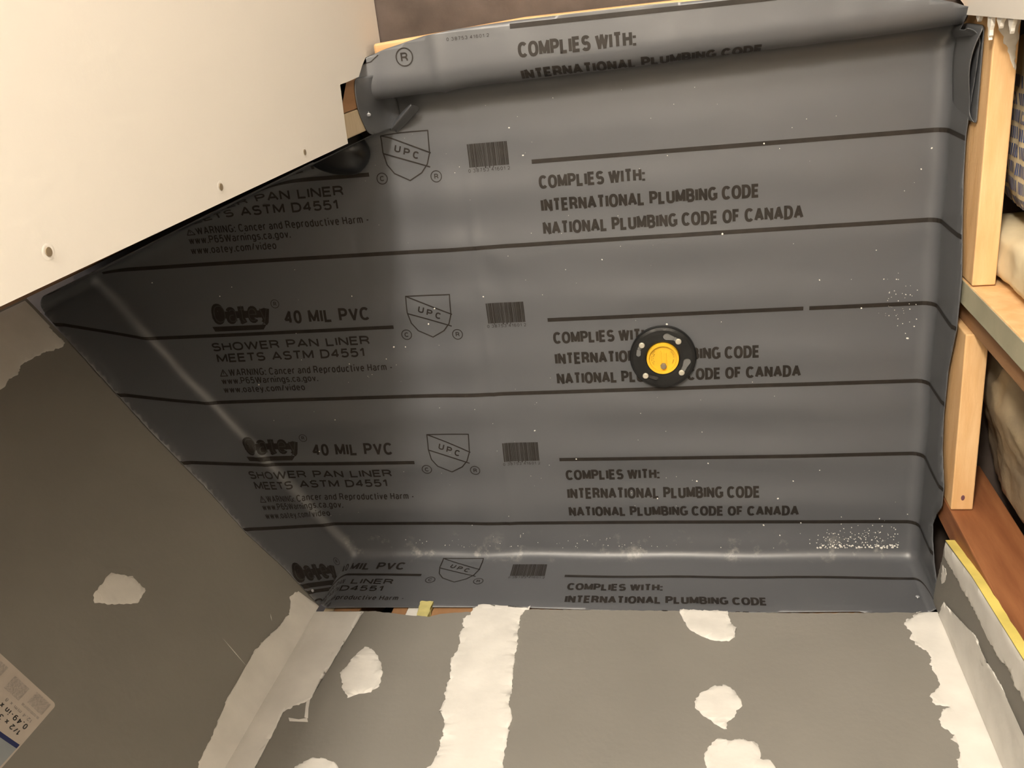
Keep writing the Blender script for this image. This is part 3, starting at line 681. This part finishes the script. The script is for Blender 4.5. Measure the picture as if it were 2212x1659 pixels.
        lettering('0 38753 41601 2', .594, .667, L0+.1335, L0+.1395, .12, .25, into=bm)
        drape(bm, 'barcode', 'ink')
    else:
        bm = bmesh.new(); 
        ring(bm, .532, L0+.115, .0125, .0020); lettering('R', .526, .538, L0+.108, L0+.122, .18, into=bm); drape(bm, 'registered_mark', 'ink')
        bm = bmesh.new(); stroke(bm, [(.452, L0+.103), (.463, L0+.111), (.476, L0+.113), (.489, L0+.122), (.499, L0+.134), (.505, L0+.145)], .0016)
        drape(bm, 'certification_shield', 'ink')
        bm = bmesh.new(); lettering('0 38753 41601 2', .604, .672, L0+.132, L0+.137, .12, .25, into=bm); drape(bm, 'barcode', 'ink')
bm = None

# overlapped fold of liner at the back left corner
def sheet_piece(rows, name, m='liner', par=liner, th=.0012, label=None, sub=2):
    bm = bmesh.new(); vv = [[bm.verts.new(p) for p in r] for r in rows]
    for a, b in zip(vv, vv[1:]):
        for i in range(len(a)-1): bm.faces.new((a[i], a[i+1], b[i+1], b[i]))
    bmesh.ops.recalc_face_normals(bm, faces=bm.faces)
    me = bpy.data.meshes.new(name); bm.to_mesh(me); bm.free(); me.materials.append(M[m])
    for p in me.polygons: p.use_smooth = True
    o = bpy.data.objects.new(name, me); COL.objects.link(o)
    if par: under(o, par)
    s = o.modifiers.new('sub', 'SUBSURF'); s.levels = sub; s.render_levels = sub
    t = o.modifiers.new('thick', 'SOLIDIFY'); t.thickness = th; t.offset = 0
    if label: o['label'] = label
    return o
# loose loop of sheet at the right end of the curb
rows = []
for k in range(7):
    t = k/6; z = .150-.004*k; yb = .945-.0*k
    ww = .001+.0105*math.sin(math.pi*min(1, t*1.15)**.8)
    y = .945-.125*t
    rows.append((y, z, ww))
out = []
for zz in (.02, .075, .118, .138):
    r = []
    for y, z, ww in rows: r.append(Vector((1.3755-.002-ww*(.5+zz*4), y, zz*(1-.22*(.945-y)/.125)+.012*(y-.82)/.12)))
    r.append(Vector((1.3755, .810, zz)))
    for y, z, ww in rows[::-1]: r.append(Vector((1.3765, y, zz-.004)))
    out.append(r)
sheet_piece(out, 'corner_fold', label='loose loop of sheet at the right end of the curb')
# diagonal fold at the left end of the curb
gs = []
for t in range(6):
    a = t/5; c0 = Vector((.522, .903, .052)).lerp(Vector((.468, .862, .012)), a); nv_ = Vector((.62,-.70,0)); wd_ = math.sin(math.pi*(.12+.76*a))
    gs.append([c0-nv_*.006*wd_+Vector((0,0,-.012)), c0-nv_*.001*wd_+Vector((0,0,.006*wd_)), c0+nv_*.003*wd_+Vector((0,0,.005*wd_)), c0+nv_*.008*wd_+Vector((0,0,-.012)), c0+nv_*.012+Vector((0,0,-.030+.02*a))])
sheet_piece(gs, 'corner_fold', label='small diagonal fold at the left end of the curb')
# skirt of sheet wrapped round the wall end
sk = []
for y, zt in ((.864,.083),(.872,.104),(.882,.112),(.895,.122),(.909,.131),(.925,.134),(.945,.130),(.957,.120)):
    k_ = max(0, (y-.90)/.05)
    sk.append([Vector((.486, y, .001+.05*k_)), Vector((.470+.008*k_, y, .012+.05*k_)), Vector((.464+.012*k_, y, .04+.04*k_)), Vector((.4615+.010*k_, y, .075+.018*k_)), Vector((.4585, y, zt-.012)), Vector((.4567, y, zt))])
sheet_piece(sk, 'wrapped_skirt')
# black rubber corner patch
bm = bmesh.new(); bmesh.ops.create_uvsphere(bm, u_segments=48, v_segments=24, radius=1)
for v in bm.verts:
    c = v.co.copy(); n = noise.noise(c*1.3)*.10
    r = 1+n
    v.co = Vector((.368+.062*c.x*r, .842+.048*c.y*r-.012*c.x, max(.003, .024+.030*c.z*r)))
patch_o = link('corner_patch', bm, M['patch'], None, smooth=True); local(patch_o, (.368,.842,.0))
tag(patch_o, 'shiny black rubber corner patch on the liner under the free edge of the white wall', 'corner patch')
# nails holding the sheet
for p, nn in ((Vector((.463,.898,.100)), Vector((.3,-.5,.8))), (leftp(.03,.178,.006), LN), (Vector((1.345,-.004,.132)), Vector((0,1,0)))):
    bm = bmesh.new(); mtx = nn.normalized().to_track_quat('Z', 'Y').to_matrix().to_4x4()
    bmesh.ops.create_uvsphere(bm, u_segments=16, v_segments=8, radius=.0035, matrix=mtx @ Matrix.Diagonal((1,1,.4,1)))
    bmesh.ops.create_cone(bm, cap_ends=True, segments=10, radius1=.0012, radius2=.0012, depth=.010, matrix=mtx @ Matrix.Translation((0,0,-.005)))
    o = link('roofing_nail', bm, M['nail'], smooth=True); o.location = p
    w_ = 'on the left end of the curb' if p.y > .5 else ('near the back left corner' if p.x < .5 else 'near the back right corner')
    tag(o, 'small galvanised nail head holding the liner '+w_, 'nail', 'nails through the liner')

# ------------------------------------------------------------------ curb under the liner
bm = bmesh.new()
pts = [(.481,.0),(1.368,.0)]
vs = []
for x, ya, yb in ((.481,.9300,1.0035),(.72,.9370,1.0185),(1.0,.9455,1.0195),(1.2,.9515,1.006),(1.365,.9565,.967)):
    vs.append([bm.verts.new((x, ya, -.0035)), bm.verts.new((x, yb, -.0035)), bm.verts.new((x, yb, .080)), bm.verts.new((x, ya, .080))])
for a, b in zip(vs, vs[1:]):
    for i in range(4): bm.faces.new((a[i], a[(i+1) % 4], b[(i+1) % 4], b[i]))
bm.faces.new(vs[0][::-1]); bm.faces.new(vs[-1])
cb = link('shower_curb', bm, M['pine_x'], bevel=.004); local(cb, (.92,.985,-.0035))
tag(cb, 'pale wooden curb under the liner, its left end left bare', 'curb')

# ------------------------------------------------------------------ drain
DC = Vector((.9135, .4220, 0))
drain = empty('shower_drain', tuple(DC), 'round black shower drain ring with a yellow test plug in the liner', 'drain')
def lathe(prof, n=96):
    bm = bmesh.new(); rs = []
    for r, z in prof: rs.append([bm.verts.new((r*math.cos(2*math.pi*i/n), r*math.sin(2*math.pi*i/n), z)) for i in range(n)])
    for a, b in zip(rs, rs[1:]):
        for i in range(n): bm.faces.new((a[i], a[(i+1) % n], b[(i+1) % n], b[i]))
    return bm, rs
prof = [(.0295,.001),(.059,.001),(.0598,.003),(.0595,.008),(.0575,.0115),(.053,.0130),(.046,.0135),(.036,.0138),(.031,.0132),(.0295,.011),(.0295,.001)]
bm, rs = lathe(prof); bmesh.ops.remove_doubles(bm, verts=bm.verts, dist=1e-6)
ringo = link('clamping_ring', bm, M['black'], drain)
# plan positions relative to the centre: bolts and keyhole slots
def px2(x, y): return Vector(((x-965)/7.21*(.119/143), -(y-840)/7.21*(.119/143), 0))
bolts = [px2(650,610), px2(1215,570), px2(1248,1092), px2(685,1125)]
slots = [[(650,610,38),(600,690,34),(590,770,38)], [(1215,570,36),(1150,525,38),(1040,490,62)], [(1248,1092,38),(1300,1000,42),(1335,920,62)], [(685,1125,36),(760,1150,34),(840,1172,44)]]
cut = bmesh.new()
for s in slots:
    pp = []
    for (a, b) in zip(s, s[1:]):
        for j in range(6):
            t = j/5; x, y, r = [a[i]+(b[i]-a[i])*t for i in range(3)]; pp.append((px2(x, y), r/7.21*(.119/143)))
    n = 14
    # hull of discs as one prism by convex pieces
    for (p, r), (q, r2) in zip(pp, pp[1:]):
        if (p-q).length < 1e-6: continue
        ptsl = [(p.x+r*math.cos(2*math.pi*i/n), p.y+r*math.sin(2*math.pi*i/n)) for i in range(n)]+[(q.x+r2*math.cos(2*math.pi*i/n), q.y+r2*math.sin(2*math.pi*i/n)) for i in range(n)]
        hb = bmesh.new()
        for z in (.0045, .03):
            for x, y in ptsl: hb.verts.new((x, y, z))
        res = bmesh.ops.convex_hull(hb, input=hb.verts)
        bmesh.ops.delete(hb, geom=[v for v in hb.verts if not v.link_faces], context='VERTS')
        me_ = bpy.data.meshes.new('h'); hb.to_mesh(me_); hb.free()
        co = bpy.data.objects.new('h', me_); COL.objects.link(co); co.location = DC
        md = ringo.modifiers.new('b', 'BOOLEAN'); md.operation = 'DIFFERENCE'; md.object = co; md.solver = 'EXACT'
bpy.context.view_layer.update()
dg = bpy.context.evaluated_depsgraph_get(); newme = bpy.data.meshes.new_from_object(ringo.evaluated_get(dg))
for md in list(ringo.modifiers):
    co = md.object; ringo.modifiers.remove(md); bpy.data.objects.remove(co)
ringo.data = newme
if not newme.materials: newme.materials.append(M['black'])
bv = ringo.modifiers.new('bevel', 'BEVEL'); bv.width = .0006; bv.segments = 1; bv.limit_method = 'ANGLE'; bv.angle_limit = math.radians(50)
# pale liner-coloured ledge seen in the slots
for i, s in enumerate(slots):
    bm = bmesh.new(); col = []
    p = [(px2(x, y), r/7.21*(.119/143)*.93) for x, y, r in s]
    for (a, ra), (b, rb_) in zip(p, p[1:]):
        t = (b-a).normalized(); n_ = Vector((-t.y, t.x, 0)); bm.faces.new([bm.verts.new(v+Vector((0,0,.0112))) for v in (a+n_*ra, a-n_*ra, b-n_*rb_, b+n_*rb_)])
    bm2 = bmesh.ops.create_circle(bm, cap_ends=True, segments=20, radius=p[-1][1], matrix=Matrix.Translation(p[-1][0]+Vector((0,0,.01125))))
    link('bolt_slot', bm, M['ink2'] if i == 3 else M['slot'], drain)['label'] = 'keyhole slot'
for b in bolts:
    bm = bmesh.new()
    bmesh.ops.create_cone(bm, cap_ends=True, segments=28, radius1=.0053, radius2=.0053, depth=.003, matrix=Matrix.Translation(b+Vector((0,0,.0145))))
    bmesh.ops.create_cone(bm, cap_ends=True, segments=28, radius1=.0050, radius2=.0044, depth=.0008, matrix=Matrix.Translation(b+Vector((0,0,.0164))))
    bmesh.ops.create_cone(bm, cap_ends=True, segments=12, radius1=.003, radius2=.003, depth=.012, matrix=Matrix.Translation(b+Vector((0,0,.007))))
    link('bolt', bm, M['bolt'], drain, bevel=.0004)['label'] = 'pale metal bolt head'
plug, rs = lathe([(.0,.0135),(.024,.0135),(.0245,.0185),(.0285,.0190),(.0290,.017),(.0290,.002),(.0,.002)]); bmesh.ops.remove_doubles(plug, verts=plug.verts, dist=1e-6)
pl_ = link('test_plug', plug, M['yel'], drain, smooth=True); pl_['label'] = 'yellow plastic test plug'
pl_.data.transform(Matrix.Identity(4))
e_ = pl_.modifiers.new('es', 'EDGE_SPLIT'); e_.split_angle = math.radians(40)
bm = bmesh.new(); box(bm, (-.004,-.018,.0136), (-.0026,.014,.0160)); box(bm, (.005,-.018,.0136), (.0064,.010,.0160))
link('rib', bm, M['yel'], pl_)
bm = bmesh.new()
bmesh.ops.create_cone(bm, cap_ends=True, segments=28, radius1=.0058, radius2=.0052, depth=.006, matrix=Matrix.Translation((.0008,-.0145,.0165)))
link('knob', bm, M['knob'], pl_, bevel=.0008)['label'] = 'grey centre knob'
# small moulded lettering round the plug
for side, s, rr in ((1, 'TEST PLUG PSI', .0200), (1, 'MAX 4 IN', .0170), (-1, 'SAFETY VENT', .0195)):
    bm = bmesh.new()
    for i, ch in enumerate(s):
        if ch == ' ': continue
        a = math.radians(180 if side == 1 else 0)+side*math.radians((i-len(s)/2)*7)
        t = lettering(ch, -.0008, .0008, -.0011, .0011, .16)
        mt = Matrix.Translation((rr*math.cos(a), rr*math.sin(a), .0138)) @ Matrix.Rotation(a+side*math.pi/2, 4, 'Z')
        bmesh.ops.transform(t, matrix=mt, verts=t.verts)
        me_ = bpy.data.meshes.new('t'); t.to_mesh(me_); t.free(); bm.from_mesh(me_); bpy.data.meshes.remove(me_)
    link('moulded_text', bm, M['yel_shade'], pl_)

# ------------------------------------------------------------------ sticker on the left wall
def flatpart(name, pts, m, parent, d, label=None, plane=leftp):
    bm = bmesh.new(); bm.faces.new([bm.verts.new(plane(a, b, d)) for a, b in pts]); bmesh.ops.triangulate(bm, faces=bm.faces)
    o = link(name, bm, M[m], parent)
    if label: o['label'] = label
    return o
def rounded(a0, b0, a1, b1, r):
    out = []
    for cx, cy, st in ((a0+r, b0+r, 180), (a1-r, b0+r, 270), (a1-r, b1-r, 0), (a0+r, b1-r, 90)):
        for k in range(7): t = math.radians(st+k*15); out.append((cx+r*math.cos(t), cy+r*math.sin(t)))
    return out
SX = .2605
bm = bmesh.new(); prism(bm, rounded(SX,.712,SX+.205,.90,.006), .0004, lambda a,b,d: leftp(a,b,.0004+d))
stk = link('product_sticker', bm, M['stick']); tag(stk, 'white paper product sticker with a navy stripe on the left grey wall', 'sticker')
bm = bmesh.new(); lin = [(SX+.002+.203*i/20, .7885+.006*math.sin(min(1, i/7)*math.pi/2)) for i in range(21)]
pp = lin+[(a, b+.0065) for a, b in lin[::-1]]
flatpart('navy_stripe', pp, 'stick_navy', stk, .0012)
flatpart('pale_blue_field', [(a, b+.0065) for a, b in lin]+[(SX+.203,.898),(SX+.004,.898)], 'stick_blue', stk, .0010)
def wall_text(s, a0, a1, b0, b1, m, name='size_text', bold=.02):
    t = lettering(s, a0, a1, b0, b1, .18, .2)
    for v in t.verts: v.co = leftp(v.co.x, v.co.y, .0013)
    link(name, t, M[m], stk)
wall_text('1/2 x 32 x 5', SX+.012, SX+.074, .7735,.7815, 'stick_text')
wall_text('0.49-in x 31.8-in', SX+.010, SX+.096, .7610,.7695, 'stick_text')
wall_text('12.4 mm x 8', SX+.010, SX+.056, .752,.7575, 'stick_grey')
wall_text('----- ---', SX+.003, SX+.008, .764,.768, 'stick_grey')
bm = bmesh.new(); rnd = random.Random(3)
for (a0, b0, w_, h_) in ((.006,.718,.026,.022), (.042,.722,.026,.024), (.082,.720,.03,.026), (.006,.743,.03,.004)):
    for i in range(int(h_/.0013)):
        x = a0
        while x < a0+w_:
            l = rnd.uniform(.001,.005); 
            f = [(SX+x, b0+i*.0013), (SX+min(x+l, a0+w_), b0+i*.0013), (SX+min(x+l, a0+w_), b0+i*.0013+.0007), (SX+x, b0+i*.0013+.0007)]
            bm.faces.new([bm.verts.new(leftp(p, q, .0012)) for p, q in f]); x += l+rnd.uniform(.0006,.002)
link('fine_print', bm, M['stick_grey'], stk)

# ------------------------------------------------------------------ paper bags behind the studs
def bag(name, c, sz, m, seed, rotz=0, fold=1.0, pw=3.2):
    bm = bmesh.new(); bmesh.ops.create_cube(bm, size=2); bmesh.ops.subdivide_edges(bm, edges=bm.edges, cuts=40, use_grid_fill=True)
    for v in bm.verts:
        p = v.co.copy(); l = (abs(p.x)**pw+abs(p.y)**pw+abs(p.z)**pw)**(1/pw); p /= l
        w_ = Vector((p.x*sz[0], p.y*sz[1], p.z*sz[2]))
        q = w_*9+Vector((seed,0,0)); nn = noise.noise(q)*.5+(.5-abs(noise.noise(q*1.9)))*.55+(.5-abs(noise.noise(q*4)))*.22
        v.co = w_+p.normalized()*.022*fold*nn
    bmesh.ops.rotate(bm, verts=bm.verts, cent=(0,0,0), matrix=Matrix.Rotation(rotz, 3, 'Z'))
    mn = min(v.co.z for v in bm.verts)
    for v in bm.verts: v.co.z -= mn
    o = link(name, bm, M[m], smooth=True); o.location = (c[0], c[1], -.004); return o
bagA = bag('paper_bag', (1.552, .804), (.115,.122,.25), 'kraft', 3, .0, .8, 8)
tag(bagA, 'cream paper bag with rows of blue print behind the longer block', 'paper bag', 'bags behind the studs')
bagB = bag('paper_bag', (1.562, .335), (.108,.150,.22), 'kraft_shade', 8, .16, 1.2, 6)
tag(bagB, 'crumpled brown paper bag with shade put into its colour behind the shorter block', 'paper bag', 'bags behind the studs')
bagC = bag('paper_bag', (1.508, .619), (.092,.036,.24), 'kraft', 14, .0, .5, 6)
tag(bagC, 'bright cream paper bag bulging beside the middle stud', 'paper bag', 'bags behind the studs')
bpy.context.view_layer.update()
def bvh_of(o):
    bm = bmesh.new(); bm.from_mesh(o.data); bm.transform(o.matrix_world); t = BVHTree.FromBMesh(bm); bm.free(); return t
tr = bvh_of(bagA); eye = Vector((-1, 0, .0))
def on_bag(y, z):
    """lay a print point on the front face of the bag"""
    h = tr.ray_cast(Vector((1.2, y, z)), Vector((1, 0, 0)))
    return None if h[0] is None else h[0]+h[1]*.0012
bm = bmesh.new()
for row in range(8):
    y0 = .872-.0235*row
    for i in range(17):
        z0 = .035+.0125*i
        for kx in range(2):
            if (i*3+row*2+kx) % 7 == 0: continue
            zz = z0+kx*.0058
            p = [(y0, zz), (y0-.0165, zz+.003), (y0-.0165, zz+.0062), (y0, zz+.0032)]
            q = [on_bag(*t) for t in p]
            if all(q) and max((q[j]-q[j-1]).length for j in range(4)) < .03: bm.faces.new([bm.verts.new(v) for v in q])
for c0 in (.13,.19):
    q = [on_bag(*t) for t in ((.684,c0),(.676,c0-.02),(.670,c0+.0),(.676,c0+.03))]
    if all(q): bm.faces.new([bm.verts.new(v) for v in q])
if bm.faces:
    o = link('blue_print', bm, M['blue'], bagA); o.data.transform(Matrix.Translation(-Vector(bagA.location))); o['label'] = 'rows of slanted blue lettering'
else: bm.free()

# ------------------------------------------------------------------ plaster crumbs scattered on the liner
bm = bmesh.new(); rnd = random.Random(12)
def crumb(x, y, r):
    z = S(x, y)[0].z if inside(Vector((x, y))) else None
    if z is None: return
    mtx = Matrix.LocRotScale(Vector((x, y, z+r*.5)), Matrix.Rotation(rnd.random()*6, 3, 'Z').to_quaternion(), Vector((r*rnd.uniform(.8,1.5), r, r*.7)))
    bmesh.ops.create_icosphere(bm, subdivisions=1, radius=1, matrix=mtx)
for i, (x, y) in enumerate(D['specks']): crumb(x, y, rnd.uniform(.0009,.0019))
for i in range(130):
    x, y = rnd.uniform(.1, 1.33), rnd.uniform(.02, .9); crumb(x, y, rnd.uniform(.0003,.0008))
for i in range(150):
    x = rnd.gauss(1.27,.05); y = .02+abs(rnd.gauss(0,.02)); x < 1.342 and crumb(x, y, rnd.uniform(.0004,.0013))
for i in range(60):
    crumb(1.19+.15*(i+rnd.uniform(-.8,.8))/60, .0150+rnd.uniform(-.002,.005), rnd.uniform(.0006,.0024))
for i in range(45): crumb(rnd.gauss(1.31,.018), rnd.gauss(.50,.03), rnd.uniform(.0004,.0010))
for i in range(60): crumb(rnd.gauss(.62,.25), .012+abs(rnd.gauss(0,.012)), rnd.uniform(.0004,.0010))
cr = link('plaster_crumbs', bm, M['dust']); tag(cr, 'white plaster crumbs scattered over the grey liner', 'crumbs', kind='stuff')
